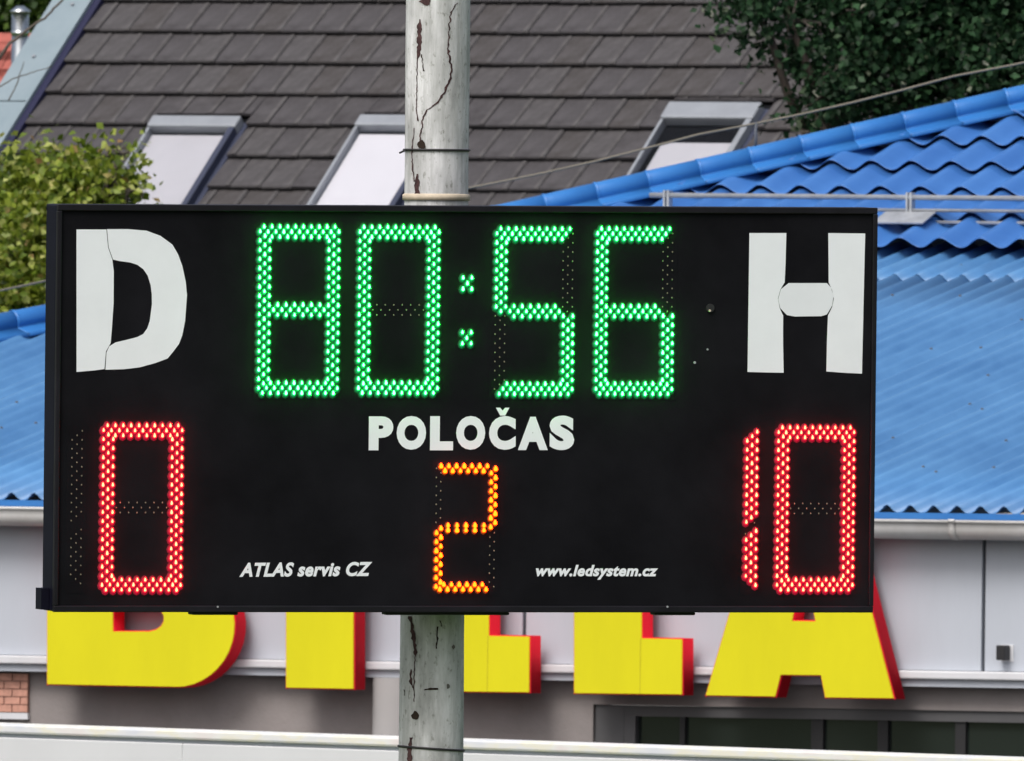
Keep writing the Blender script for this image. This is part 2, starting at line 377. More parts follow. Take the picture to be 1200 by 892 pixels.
# hip caps: half-round pieces with a flat flange
def hip_run(fr, ka, kb, sa, sb, lift, n, rad=0.056):
    P0, P1 = fr.pt(ka, sa, lift), fr.pt(kb, sb, lift)
    d = (P1 - P0) / n; t = d.normalized(); side = t.cross(UP).normalized(); up = side.cross(t).normalized()
    for i in range(n):
        p, q = P0 + d * i, P0 + d * (i + 1.04); v = []; f = []; seg = 14
        ar = [math.radians(-38 + 256 * j / seg) for j in range(seg + 1)]
        prof = [(-0.165, -0.092), (-0.155, -0.072), (-rad * .84, -0.044)] + [(-rad * math.cos(q), rad * math.sin(q)) for q in ar] + [(rad * .84, -0.044), (0.155, -0.072), (0.165, -0.092)]
        rings = [(p, 1.06), (p + d * 0.05, 1.06), (p + d * 0.06, 1.0), (q, 0.985)]
        for c, s_ in rings:
            for x, y in prof: v.append(c + side * (x * (s_ if abs(x) <= rad + .001 else 1)) + up * (y * (s_ if y > 0 else 1)))
        k = len(prof)
        for r in range(3):
            for j in range(k - 1): f.append((r * k + j, r * k + j + 1, (r + 1) * k + j + 1, (r + 1) * k + j))
        o = obj('hip_cap', v, f, M['blue_cap'], store); autosmooth(o, 35)
        m = o.modifiers.new('thickness', 'SOLIDIFY'); m.thickness = 0.004; m.offset = 1
    return P0, P1, up
capL = hip_run(LO, hip_e, hip_k, 0, SK, 0.10, 22)
nU_caps = max(4, int(round((hip_t - hip_k) * SU.x / (88 * 0.0051) )))
capU = hip_run(HI, hip_k, hip_t, 0.03, HT, 0.108, 26)

# far side of the roof (falls away from the camera) and the back
pe, pk, ptp = LO.pt(hip_e, 0, 0), LO.pt(hip_k, SK, 0.0), HI.pt(hip_t, HT, 0)
back = 14.0
pr = HI.pt(A_R, HT, 0)
def dn(p, run): q = p + (SV * 0.75 - SU * 0.66) * run; return Vector((q.x, q.y, p.z - run * 0.42))
obj('back_roof_slope', [pe, pk, ptp, dn(ptp, 8), dn(pk, 4), dn(pe, 1.0), pr, pr + SV * 8 - UP * 3], [(0, 1, 4, 5), (1, 2, 3, 4), (2, 6, 7, 3)], M['blue'], store)

# walls
a_seams = [S.px(1152.5, 700)[0] - 2.9 * k for k in range(-3, 8)]
a_seams = sorted([a for a in a_seams if A_L < a < A_R]); ed = [A_L] + a_seams + [A_R]
MB().box(S, A_L, A_R, 0.03, 0.25, z_ledge_b, z_eave - 0.02).make('wall_core', M['seal'], store)
for a0, a1 in zip(ed, ed[1:]):
    bevel(MB().box(S, a0 + 0.011, a1 - 0.011, 0.0, 0.028, z_ledge_t + 0.002, z_eave - 0.145).make('wall_panel', M['clad'], store), 0.004)
bevel(MB().box(S, A_L, A_R, -0.06, 0.05, z_ledge_b + 0.03, z_ledge_t).make('ledge', M['clad_light'], store), 0.008)
MB().box(S, A_L, A_R, -0.03, 0.06, z_ledge_b - 0.012, z_ledge_b + 0.028).make('ledge_drip', M['clad'], store)
a_w0 = S.px(697, 840, .1)[0]; z_w1 = S.px(900, 829, .1)[1]; z_w0 = z_w1 - 2.6
a_w1 = A_R - 1.0
lowz = z_ledge_b - 0.014
MB().box(S, A_L + 0.15, a_w0, 0.08, 0.30, GZ, lowz).make('lower_wall', M['render'], store)
MB().box(S, a_w0, A_R, 0.08, 0.30, z_w1, lowz).make('lintel_beam', M['render'], store)
MB().box(S, a_w1, A_R, 0.08, 0.30, GZ, z_w1 - 0.002).make('lower_wall', M['render'], store)
MB().box(S, a_w0 + .002, a_w1 - .002, 0.085, 0.30, GZ, z_w0).make('window_plinth', M['render'], store)
# side and back walls
ztop = z_eave - 0.15
MB().box(S, A_L + 0.15, A_L + 0.4, 0.31, 13.0, GZ, ztop - 0.02).make('side_wall', M['white_paint'], store)
MB().box(S, A_R - 0.25, A_R - 0.002, 0.31, 13.0, GZ, ztop - 0.02).make('side_wall', M['white_paint'], store)
MB().box(S, A_L + 0.15, A_R - .002, 13.01, 13.25, GZ, ztop - 0.02).make('back_wall', M['white_paint'], store)
# shop window band
win = MB().box(S, a_w0 + .003, S.px(731, 850, .1)[0], 0.10, 0.2, z_w0, z_w1 - .003).make('window_side_panel', M['frame_grey'], store)
zt = S.px(900, 842, .1)[1]
wf = MB().box(S, S.px(731, 850, .1)[0] + .002, a_w1 - .004, 0.10, 0.18, zt, z_w1 - .003).box(S, S.px(731, 850, .1)[0] + .002, S.px(744.5, 850, .1)[0], 0.10, 0.18, z_w0 + .06, zt - .001).box(S, S.px(731, 850, .1)[0] + .002, a_w1 - .004, 0.10, 0.18, z_w0 + .002, z_w0 + .058).make('shop_window', M['frame_grey'], store)
mull = [(797, 803), (951, 965), (1029, 1041), (1120, 1132)]
edges = [S.px(744.5, 850, .1)[0]]
for x0, x1 in mull:
    m0, m1 = S.px(x0, 850, .12)[0], S.px(x1, 850, .12)[0]
    MB().box(S, m0, m1, 0.115, 0.17, z_w0 + .06, zt - .001).make('mullion', M['steel_dark'], wf)
    edges += [m0, m1]
a = edges[-1]
edges.append(a_w1 - .01)
for k in range(0, len(edges), 2):
    MB().box(S, edges[k], edges[k + 1], 0.14, 0.15, z_w0 + .06, zt - .001).make('pane', M['glass_dark'], wf)
MB().box(S, edges[0] - .1, a_w1, 0.26, 0.29, z_w0 + .06, zt - .001).make('window_back', M['underlay'], store)
# white pillar and salmon brick infill
pc0, pc1 = S.px(424, 830, -.1)[0], S.px(472, 830, -.1)[0]; pm = (pc0 + pc1) / 2; prd = (pc1 - pc0) / 2
MB().tube([S.pt(pm, 0.06, GZ), S.pt(pm, 0.06, lowz - .0)], prd, 24).make('pillar', M['white_paint'], store, True)
bi0, bi1 = S.px(-60, 800, .06)[0], S.px(33, 800, .06)[0]; bz1 = S.px(15, 789, .06)[1]; bz0 = S.px(15, 835, .06)[1]
inf = MB().box(S, bi0, bi1, 0.062, 0.078, bz0, bz1).make('brick_infill', mat('pale_mortar', (0.36, 0.22, 0.18), rough=0.9), store)
bh = (bz1 - bz0) / 5; bl = 0.105; me_b = None
for r in range(5):
    for k in range(-1, int((bi1 - bi0) / bl) + 1):
        a0 = bi0 + k * bl + (bl / 2 if r % 2 else 0); a1 = min(a0 + bl - 0.008, bi1); a0 = max(a0, bi0)
        if a1 - a0 < 0.02: continue
        MB().box(S, a0, a1, 0.052, 0.0615, bz0 + r * bh + .003, bz0 + (r + 1) * bh - .003).make('brick', M['brick_pink'], inf)
MB().box(S, bi0, bi1 + .004, 0.05, 0.0785, bz0 - .038, bz0 - .002).make('infill_sill', M['clad_light'], store)

# snow guard rails on the roof
sg = [(762, 228.5, 0.016), (1005, 243.5, 0.011), (1005, 257.5, 0.011)]
brs = []
sgp = HI.inv(hit(1066, 268, HI.o, nU))
for i, (x0, y0, r_) in enumerate(sg):
    # vertical plane standing on the roof at slope position sgp[1]
    pl0 = HI.pt(sgp[0], sgp[1], 0)
    p = hit(1066, y0 + .010 * 300, pl0, SV); q = S.inv(p)
    al = S.inv(hit(x0, y0, pl0, SV))[0]
    MB().tube([S.pt(al, q[1], q[2]), S.pt(A_R - .2, q[1], q[2])], r_, 10).make('snow_guard_rail', M['galv'], store, True)
    brs.append((q[1], q[2]))
zb_top = brs[0][1]; bb = brs[0][0]
for ab in [S.inv(hit(782, 232, HI.pt(sgp[0], sgp[1], 0), SV))[0]] + [sgp[0] + k * 2.05 for k in range(0, 4)]:
    zr = S.inv(HI.pt(ab, sgp[1], 0.03))[2]
    if ab > A_R - .3: continue
    br = MB().box(S, ab - .018, ab - .006, bb - .02, bb + .03, zr, zb_top + .03).box(S, ab + .006, ab + .02, bb - .02, bb + .03, zr, zb_top + .03).make('snow_guard_bracket', M['galv'], store)
    HF = Frame(HI.pt(ab, sgp[1], 0.095), SU, dU, nU)
    MB().box(HF, -.15, .18, -.16, .02, -.004, .004).make('bracket_plate', M['galv'], br)

# lightning conductor along the hip
lc = empty('lightning_conductor', capU[0], 'thin pale lightning conductor wire on stand-offs along the blue roof hip', 'wire')
upv = capU[2]; pts = []
for P0, P1, n in ((capL[0], capL[1], 14), (capU[0], capU[1], 26)):
    for i in range(n): 
        t = i / n; pts.append(P0.lerp(P1, t) + UP * (0.205 - 0.02 * math.sin(math.pi * ((i % 5) / 5))))
MB().tube(pts, 0.0075, 6).make('wire', mat('conductor_wire', (0.2, 0.18, 0.14), rough=0.6, metal=0.3), lc, True)
hx = hit(789, 186, capU[0], (capU[1] - capU[0]).cross(UP).cross(capU[1] - capU[0]).normalized())
dU_ = capU[1] - capU[0]; tt = (hx - capU[0]).dot(dU_) / dU_.length_squared
for k in range(-2, 6):
    t = tt + k * 3.2 / dU_.length
    if 0 < t < 1:
        p = capU[0].lerp(capU[1], t)
        MB().tube([p + UP * 0.03, p + UP * 0.20], 0.009, 6).make('stand_off', M['seal'], lc, True)

# small black lamp box on the wall
la, lz = S.px(1176, 765, -0.05)
lamp = empty('wall_lamp', S.pt(la, 0, lz), 'small black box lamp with grey backplate on the pale cladding', 'wall lamp')
bevel(MB().box(S, la - .043, la + .04, -0.006, -0.0005, lz - .05, lz + .045).make('backplate', M['clad_light'], lamp), .003)
bevel(MB().box(S, la - .036, la + .020, -0.075, -0.007, lz - .042, lz + .042).make('housing', M['steel_dark'], lamp), .006)

# ------------------------------------------------------------------ sign letters
def curve_mesh(name, loops, off, b0, b1, fr, parent, mats, offset=0.0, res=1, bev=0.0):
    cu = bpy.data.curves.new(name, 'CURVE'); cu.dimensions = '2D'; cu.fill_mode = 'BOTH'; cu.extrude = abs(b1 - b0) / 2; cu.offset = offset
    cu.bevel_depth = bev
    for lp in loops:
        sp = cu.splines.new('POLY'); sp.points.add(len(lp) - 1); sp.use_cyclic_u = True
        for p, (x, y) in zip(sp.points, lp): p.co = (x, y, 0, 1)
    tmp = bpy.data.objects.new('tmp', cu); C.objects.link(tmp)
    dg = bpy.context.evaluated_depsgraph_get(); me = bpy.data.meshes.new_from_object(tmp.evaluated_get(dg))
    bpy.data.objects.remove(tmp); bpy.data.curves.remove(cu)
    me.name = name
    finish2d(me, fr, (b0 + b1) / 2, parent, mats)
    return link(name, me, parent)
def finish2d(me, fr, bc, parent, mats):
    og = org(parent) if parent else Vector((0, 0, 0)); co = np.empty(len(me.vertices) * 3); me.vertices.foreach_get('co', co); co = co.reshape(-1, 3)
    o_ = np.array(fr.o - og); A, B, Cc = np.array(fr.a), np.array(fr.b), np.array(fr.c)
    new = o_ + co[:, :1] * A + (bc - co[:, 2:3]) * B + co[:, 1:2] * Cc
    me.vertices.foreach_set('co', new.ravel()); me.update()
    me.materials.clear()
    for m in mats: me.materials.append(m)
LF, LB = -0.205, -0.085
def ltr(loops): return [[S.px(x, y, LF) for x, y in lp] for lp in loops]
def arc(cx, cy, rx, ry, a0, a1, n=10): return [(cx + rx * math.cos(math.radians(a0 + (a1 - a0) * i / n)), cy - ry * math.sin(math.radians(a0 + (a1 - a0) * i / n))) for i in range(n + 1)]
yt = 570
B_ = [[(55, 803), (55, yt), (195, yt + 2)] + arc(200, yt + 58, 62, 56, 85, -35, 8) + arc(206, 733, 70.5, 73.5, 50, -82, 14) + [(206, 806)],
      [(134, 739), (134, 712), (172, 712)] + arc(174, 725, 18, 14, 60, -85, 6),
      [(134, 665), (134, 632), (172, 632)] + arc(172, 648, 17, 16, 80, -80, 6)]
I_ = [[(335, 807), (335, yt + 4), (416, yt + 5), (416, 808.5)]]
L1 = [[(494, 811), (494, yt + 7), (574.5, yt + 8), (574.5, 744), (622, 745), (622, 812.5)]]
L2 = [[(672.5, 813.5), (672.5, yt + 10), (753.5, yt + 11), (753.5, 747), (801, 748), (801, 815)]]
A_ = [[(826.5, 816), (893, yt + 14), (990, yt + 16), (1049.5, 819.5), (967, 818.5), (962, 792.5), (916.5, 792), (910, 817.5)],
      [(930, 726.5), (943, 655), (955, 727)]]
desc = [('B', B_, 'yellow letter B with red sides, leftmost letter of the shop sign'),
        ('I', I_, 'yellow letter I with red sides, between letter B and the concrete pole'),
        ('L', L1, 'yellow letter L with red sides, half hidden by the concrete pole'),
        ('L', L2, 'yellow letter L with red sides, standing just left of letter A'),
        ('A', A_, 'yellow letter A with red sides, rightmost letter of the shop sign')]
for ch, loops, lab in desc:
    lp = ltr(loops); a_c = sum(p[0] for p in lp[0]) / len(lp[0]); zb = min(p[1] for p in lp[0])
    r = empty('sign_letter', S.pt(a_c, LB, zb), lab, 'letter', 'letters of the shop sign')
    curve_mesh('return_shell', lp, 0, LB, LF, S, r, [M['red']])
    curve_mesh('face', lp, 0, LF - .0005, LF - .008, S, r, [M['yellow']], offset=-0.006)
    if ch == 'L':
        sa, sz_ = lp[0][2][0], lp[0][3][1]; zb_ = lp[0][0][1]
        MB().box(S, sa - .002, sa + .002, LF - .0095, LF - .0082, zb_ + .01, sz_ - .005).make('face_seam', M['seam'], r)
    for k in (0.3, 0.7):
        pa = [p[0] for p in lp[0]]; am = min(pa) + 0.10 + (0.12 if k > .5 else 0); zm = z_ledge_t + 0.12 + k * 0.5
        MB().box(S, am - .02, am + .02, LB + .001, -0.001, zm - .02, zm + .02).make('mount', M['steel_dark'], r)

# ------------------------------------------------------------------ perimeter wall in front of the shop
T2 = math.radians(47)
Wf = Frame(at(600, 868, 152.0), Vector((math.cos(T2), -math.sin(T2), -0.0065)), Vector((math.sin(T2), math.cos(T2), 0)), UP)
def barrier_mat():
    m, t, b = new_mat('printed_barrier_strip')
    tc = t.nodes.new('ShaderNodeTexCoord'); mp = t.nodes.new('ShaderNodeMapping'); mp.inputs['Scale'].default_value = (1.3, 1.3, 5)
    t.links.new(tc.outputs['Object'], mp.inputs[0])
    n = t.nodes.new('ShaderNodeTexNoise'); n.inputs['Scale'].default_value = 2.3; n.inputs['Detail'].default_value = 3; t.links.new(mp.outputs[0], n.inputs[0])
    r = t.nodes.new('ShaderNodeValToRGB'); t.links.new(n.outputs[0], r.inputs[0]); e = r.color_ramp.elements
    e.new(.45); e.new(.52); e.new(.6)
    for el, (p, c) in zip(e, [(.3, (.62, .64, .70)), (.43, (.70, .70, .70)), (.5, (.72, .70, .60)), (.58, (.72, .72, .71)), (.72, (.70, .64, .64))]): el.position = p; el.color = (*c, 1)
    t.links.new(r.outputs[0], b.inputs['Base Color']); b.inputs['Roughness'].default_value = .6; return m
wl0 = Wf.pt(0, 0, 0); wl0.z = 0
pw = empty('perimeter_wall', wl0, 'white perimeter wall with pale printed top strip across the bottom edge', 'wall')
ct = Wf.px(600, 868)[1]; c1 = Wf.px(600, 880)[1]; c2 = Wf.px(600, 884)[1]
bevel(MB().box(Wf, -19.4, 18.6, -.03, .22, c1, ct).make('top_strip', barrier_mat(), pw), .012)
MB().box(Wf, -19.4, 18.6, .0, .2, c2, c1 - .001).make('shadow_groove', M['clad'], pw)
for k in range(20):
    bevel(MB().box(Wf, -19.4 + k * 1.9, -19.4 + (k + 1) * 1.9 - .002, -.02, .2, -Wf.o.z - .1, c2 - .001).make('wall_panel', M['fence'], pw), .006)

# ------------------------------------------------------------------ grey-roofed house
T3, P3 = math.radians(30), math.radians(40.4)
HU, HV = Vector((math.cos(T3), -math.sin(T3), 0)), Vector((math.sin(T3), math.cos(T3), 0))
dR = HV * math.cos(P3) + UP * math.sin(P3); nR = UP * math.cos(P3) - HV * math.sin(P3)
R0 = at(600, 120, 217.0)
RF = Frame(R0, HU, dR, nR)                     # a along the eave, b up the slope, c normal
def rp(x, y, c=0.0):
    h = RF.inv(hit(x, y, R0 + nR * c, nR)); return h[0], h[1]
row = rp(300, 44)[1] - rp(300, 80.4)[1]
s0 = rp(300, 80.4)[1]
tp = (rp(418, 60)[0] - rp(202, 60)[0]) / 6.0   # tile pitch
av0 = (rp(120, 0)[0] + rp(6, 190)[0]) / 2
nr0, nr1 = -9, 7
a_r = rp(1010, 60)[0]
s_bot, s_top = s0 + nr0 * row, s0 + nr1 * row
hb = RF.pt((av0 + a_r) / 2, s_bot, 0); hb.z = 0
house = empty('house', hb, 'house with dark grey concrete tile roof and three roof windows behind the scoreboard', 'house')
a_end = a_r + 3.2
MB().box(RF, av0 - .36, a_end, s_bot - .05, s_top + 1.2, -.16, -.03).make('roof_deck', M['underlay'], house)
# walls of the house below the eave, gable
Hf = Frame(RF.pt(0, s_bot, -.16), HU, HV, UP)
depth = 2 * (s_top + 1.2 - s_bot) * math.cos(P3)
pk_z = (s_top + 1.2 - s_bot) * math.sin(P3)
eb = -Hf.o.z
MB().box(Hf, av0, a_end - .3, .3, depth - .3, eb, .2).make('wall', M['plaster'], house)
for aa in (av0 + .001, a_end - .55):
    v = [Hf.pt(aa + d, b, c) for d in (0, .24) for b, c in ((.32, .2), (depth - .32, .2), (depth / 2, pk_z - .1))]
    obj('gable_wall', v, [(0, 1, 2), (5, 4, 3), (0, 3, 4, 1), (1, 4, 5, 2), (2, 5, 3, 0)], M['plaster'], house)
obj('back_roof_slope', [Hf.pt(av0 - .36, depth / 2, pk_z), Hf.pt(a_end, depth / 2, pk_z), Hf.pt(a_end, depth, 0), Hf.pt(av0 - .36, depth, 0)], [(0, 1, 2, 3)], M['tile'], house)

# roof windows (position of the upper left and right outer corners in the photo)
wins = []
for (xl, xr, y, hh, kind) in ((181, 283, 138, 1.25, 0), (424, 527, 137, 1.25, 1), (786, 893, 122, 1.3, 2)):
    a0, s1 = rp(xl, y, .07); a1, _ = rp(xr, y + (xr - xl) * .012, .07)
    wins.append((a0, a1, s1 - hh, s1, kind))

# tile: shallow slab with a rolled interlocking edge; light caught on the joint edge is painted in a paler colour
def tile_mesh(m):
    wd, ln = tp - 0.004, row + 0.05
    prof = [(0, 0.0), (0.004, .016), (wd - .040, .017), (wd - .034, .023), (wd - .008, .023), (wd, .012), (wd, 0)]
    v = []; f = []; mi = []; k = len(prof)
    for s, lift in ((0, .042), (0.008, .047), (ln, 0.0)):
        for x, z in prof:
            zz = z if s > 0.001 else z - .004 * (z > .01)
            v.append((x, s, zz + lift))
    for r in range(2):
        for j in range(k - 1):
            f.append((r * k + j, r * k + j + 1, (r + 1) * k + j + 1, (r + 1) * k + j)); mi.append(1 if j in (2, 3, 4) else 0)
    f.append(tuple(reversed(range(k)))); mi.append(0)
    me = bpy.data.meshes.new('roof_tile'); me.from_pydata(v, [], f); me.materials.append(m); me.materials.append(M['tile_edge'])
    for p, i in zip(me.polygons, mi): p.material_index = i
    me.update(); return me
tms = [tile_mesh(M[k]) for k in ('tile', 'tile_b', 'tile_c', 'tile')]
rotR = Matrix((HU, dR, nR)).transposed()
cands = []; left_cut = []
for r in range(nr0, nr1 + 1):
    off = (0.42 if r % 2 else 0.0) * tp
    a = av0 + .02 - off
    sbase = s0 + r * row
    while a < a_end - tp:
        a += tp
        aa = a - tp
        if aa < av0 - .05:
            if aa + tp > av0 + .03: left_cut.append((av0 - .01, aa + tp - .004, sbase))
            continue
        skip = False
        for (w0, w1, ws0, ws1, k) in wins:
            if aa + tp > w0 - .05 and aa < w1 + .08 and sbase + row * .75 > ws0 and sbase < ws1 + .02: skip = True
        if skip:
            continue
        c = RF.pt(aa + tp / 2, sbase + row / 2, 0); d = c - CAM
        X, Z = d.x / d.y * F, d.z / d.y * F; px, py = 600 + X, 446 - Z
        vis = -30 < px < 1010 and -30 < py < 275
        cands.append((0 if vis else 1, r, aa, sbase))
cands.sort(key=lambda t: t[0])
rest_v, rest_f = [], []
ntile = 0
for vis, r, aa, sb in cands:
    if vis == 0 and ntile < 300:
        o = bpy.data.objects.new('roof_tile', random.choice(tms)); C.objects.link(o); o.parent = house
        o.location = RF.pt(aa + random.uniform(-.003, .003), sb + random.uniform(-.004, .004), random.uniform(-.002, .002)) - org(house)
        e = rotR.to_euler(); o.rotation_euler = e
        o.rotation_euler.rotate_axis('X', random.uniform(-.006, .006)); ntile += 1
    else:
        n = len(rest_v); wd = tp - .004
        for s, lf in ((0, .03), (row + .05, 0)):
            for x, z in ((0, 0), (0, .017), (wd, .017), (wd, 0)): rest_v.append(RF.pt(aa + x, sb + s, z + lf))
        rest_f += [(n + 1, n + 2, n + 6, n + 5), (n, n + 3, n + 2, n + 1), (n + 2, n + 3, n + 7, n + 6), (n, n + 1, n + 5, n + 4)]
setp(obj('roof_tiles', rest_v, rest_f, M['tile'], house), kind='stuff')
# cut tiles beside and above the windows
def cut_tile(x0, x1, sa, sb_, edge):
    m = MB(); k = .046 / (sb_ - sa)
    fr = Frame(RF.pt(0, sa, 0), HU, (dR - nR * k).normalized(), (nR + dR * k).normalized())
    m.box(fr, x0, x1, 0, sb_ - sa, .044, .062); mi = [0] * 6
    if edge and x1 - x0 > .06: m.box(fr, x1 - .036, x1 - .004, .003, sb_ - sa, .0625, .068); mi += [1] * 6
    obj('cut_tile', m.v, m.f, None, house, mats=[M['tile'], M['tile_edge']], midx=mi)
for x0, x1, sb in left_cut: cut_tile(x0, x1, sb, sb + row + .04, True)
for (w0, w1, ws0, ws1, k) in wins:
    for r in range(nr0, nr1 + 1):
        sb = s0 + r * row
        off = (0.42 if r % 2 else 0.0) * tp
        if sb + row * .75 > ws0 and sb < ws1 + .02:
            a = av0 + .02 - off
            while a < a_end:
                lo, hi = a, a + tp - .004
                if hi > w0 - .05 and lo < w1 + .08:
                    for (x0, x1) in ((lo, min(hi, w0 - .012)), (max(lo, w1 + .045), hi)):
                        if x1 - x0 > .02:
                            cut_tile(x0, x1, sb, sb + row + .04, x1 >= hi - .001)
                    if sb + row > ws1 + .05:      # piece above the window
                        x0, x1 = max(lo, w0 - .012), min(hi, w1 + .045)
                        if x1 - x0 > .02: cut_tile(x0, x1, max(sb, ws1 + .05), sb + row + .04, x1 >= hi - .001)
                a += tp
for (w0, w1, ws0, ws1, k) in wins:
    lab = ['roof window with white blind beside the green tree', 'roof window with bright white blind behind the pole', 'roof window with half-drawn white blind above the blue roof'][k]
    wn = MB().box(RF, w0 - .03, w1 + .05, ws0, ws1 + .06, -.02, .012).make('roof_window', M['win_dark'], house); wn['label'] = lab
    tb = 0.115 if k < 2 else 0.17
    # upstand frame, left and right; top hood
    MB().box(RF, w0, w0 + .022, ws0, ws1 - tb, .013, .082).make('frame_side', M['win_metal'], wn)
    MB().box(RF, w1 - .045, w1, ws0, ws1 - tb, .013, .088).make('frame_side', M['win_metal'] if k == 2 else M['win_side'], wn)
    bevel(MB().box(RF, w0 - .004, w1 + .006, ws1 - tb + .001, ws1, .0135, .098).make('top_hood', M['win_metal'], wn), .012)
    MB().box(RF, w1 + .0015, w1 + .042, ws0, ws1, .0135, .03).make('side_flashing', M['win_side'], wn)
    MB().box(RF, w0 + .023, w1 - .046, ws0 + .001, ws1 - tb - .02, .013, .02).make('sash_back', M['win_dark'], wn)
    bt = ws1 - tb - (.022 if k < 2 else .19)
    MB().box(RF, w0 + (.03 if k < 2 else .08), w1 - .05, ws0 + .03, bt, .024, .03).make('blind', M['blind_w'] if k == 1 else M['blind'], wn)
    MB().box(RF, w0 + .0235, w1 - .0465, ws0 + .002, ws1 - tb - .002, .062, .066).make('pane', M['glass'], wn)

# zinc verge flashing with a dark blue upstand
vf = []
sj = [rp(20, 128)[1] + k * 1.18 for k in range(-3, 6)]
for k in range(len(sj) - 1):
    if sj[k] > s_top + 1.2: break
    bevel(MB().box(RF, av0 - .345, av0 - .035, max(sj[k], s_bot - .05), min(sj[k + 1] - .008, s_top + 1.2), .05 + .004 * (k % 2), .075 + .004 * (k % 2)).make('verge_flashing', M['flash'], house), .004)
MB().box(RF, av0 - .036, av0 - .022, s_bot - .05, s_top + 1.2, .012, .092).make('verge_upstand', M['flash'], house)
MB().box(RF, av0 - .0215, av0 + .034, s_bot - .05, s_top + 1.2, .012, .066).make('verge_inner_trim', M['flash_blue'], house)
MB().box(RF, av0 - .34, av0 - .3, s_bot - .05, s_top + 1.2, -.3, .0495).make('verge_board', M['flash'], house)
for sk in np.arange(s_bot + .2, s_top + 1, .56):
    q = RF.pt(av0 - .2 + .05 * math.sin(sk * 9), sk, .079)
    MB().tube([q, q + nR * .012], .014, 8).make('flashing_rivet', M['win_metal'], house)

# ------------------------------------------------------------------ trees
def leaves(lobes, n, size, mat_, name, parent, droop=0.3, gap=0.35):
    """many small folded leaves spread through a set of lobes; clumped so gaps stay open"""
    L = np.array([[*c, *r] for c, r in lobes]); wgt = (L[:, 3] * L[:, 4] * L[:, 5]) ** 0.8; wgt /= wgt.sum()
    ncl = max(10, n // 26)
    k = rng.choice(len(L), ncl, p=wgt)
    d = rng.normal(size=(ncl, 3)); d /= np.linalg.norm(d, axis=1)[:, None]
    rad = rng.random(ncl) ** 0.42
    rad *= np.clip(1 + 0.10 * rng.normal(size=ncl), .7, 1.12)
    cc = L[k, :3] + d * rad[:, None] * L[k, 3:]
    ids = rng.integers(0, ncl, n)
    csz = size * rng.uniform(1.1, 2.3, ncl)
    p = cc[ids] + rng.normal(size=(n, 3)) * csz[ids][:, None] * np.array([1, 1, .8])
    ax = rng.normal(size=(n, 3)); ax[:, 2] -= droop; ax /= np.linalg.norm(ax, axis=1)[:, None]
    nn = rng.normal(size=(n, 3)) * .8; nn[:, 2] += .7; nn[:, 1] -= .3
    sd = np.cross(ax, nn); sd /= np.linalg.norm(sd, axis=1)[:, None] + 1e-9
    nn = np.cross(sd, ax)
    l = size * rng.uniform(.7, 1.35, n)[:, None]; wd = l * rng.uniform(.32, .44, n)[:, None]
    fold = l * .12
    v0 = p; v1 = p + ax * l * .45 + sd * wd + nn * fold; v2 = p + ax * l; v3 = p + ax * l * .45 - sd * wd + nn * fold
    V = np.stack([v0, v1, v2, v3], 1).reshape(-1, 3) - np.array(org(parent))
    b = np.arange(n) * 4
    T = np.stack([b, b + 1, b + 2, b, b + 2, b + 3], 1).reshape(-1)
    me = bpy.data.meshes.new(name); me.vertices.add(len(V)); me.vertices.foreach_set('co', V.ravel())
    me.loops.add(len(T)); me.loops.foreach_set('vertex_index', T.astype(np.int32))
    me.polygons.add(len(T) // 3); me.polygons.foreach_set('loop_start', np.arange(0, len(T), 3, dtype=np.int32))
    me.materials.append(mat_); me.update(calc_edges=True); me.validate()
    return link(name, me, parent), cc
def lobe(px, py, depth, rpx, dd=1.0, sq=1.0):
    r = rpx * depth / F; return (tuple(at(px, py, depth)), (r, r * dd, r * sq))
def limb(pts, r0, r1):
    n = 6; out = []
    for i in range(len(pts) - 1):
        for j in range(n): out.append(pts[i].lerp(pts[i + 1], j / n) + Vector(rng.normal(size=3)) * r0 * .25)
    out.append(pts[-1]); k = len(out)
    return out, [r0 + (r1 - r0) * i / (k - 1) for i in range(k)]
def tree(name, label, base_px, depth, lobes, n, size, lmat, tr=0.14, extra=()):
    b = at(base_px, 446, depth); b.z = 0
    t = empty(name, b, label, 'tree')
    top = max(c[2] for c, r in lobes); cen = Vector(np.mean([c for c, r in lobes], axis=0))
    fork = Vector((b.x + .1, b.y, max(1.6, cen.z * .55)))
    pts, rr = limb([Vector((b.x, b.y, -.1)), b + Vector((.08, .05, fork.z * .5)), fork, cen], tr, tr * .4)
    MB().tube(pts, rr, 10).make('trunk', M['bark'], t, True)
    o, cc = leaves(lobes, n, size, lmat, 'crown', t)
    for (c, r) in lobes:
        pts, rr = limb([fork, fork.lerp(Vector(c), .5) + Vector((0, 0, .1)), Vector(c)], tr * .45, tr * .12)
        MB().tube(pts, rr, 7).make('limb', M['bark'], t, True)
        for j in range(5):
            e = Vector(c) + Vector(rng.normal(size=3)).normalized() * (r[0] * .95)
            pts, rr = limb([Vector(c), Vector(c).lerp(e, .5) + Vector(rng.normal(size=3)) * .05, e], tr * .1, .004)
            MB().tube(pts, rr, 5).make('twig', M['twig'], t, True)
    for poly, r0 in extra:
        pts, rr = limb([at(x, y, depth + dd) for x, y, dd in poly], r0, r0 * .45)
        MB().tube(pts, rr, 6).make('bare_branch', M['twig'], t, True)
    return t
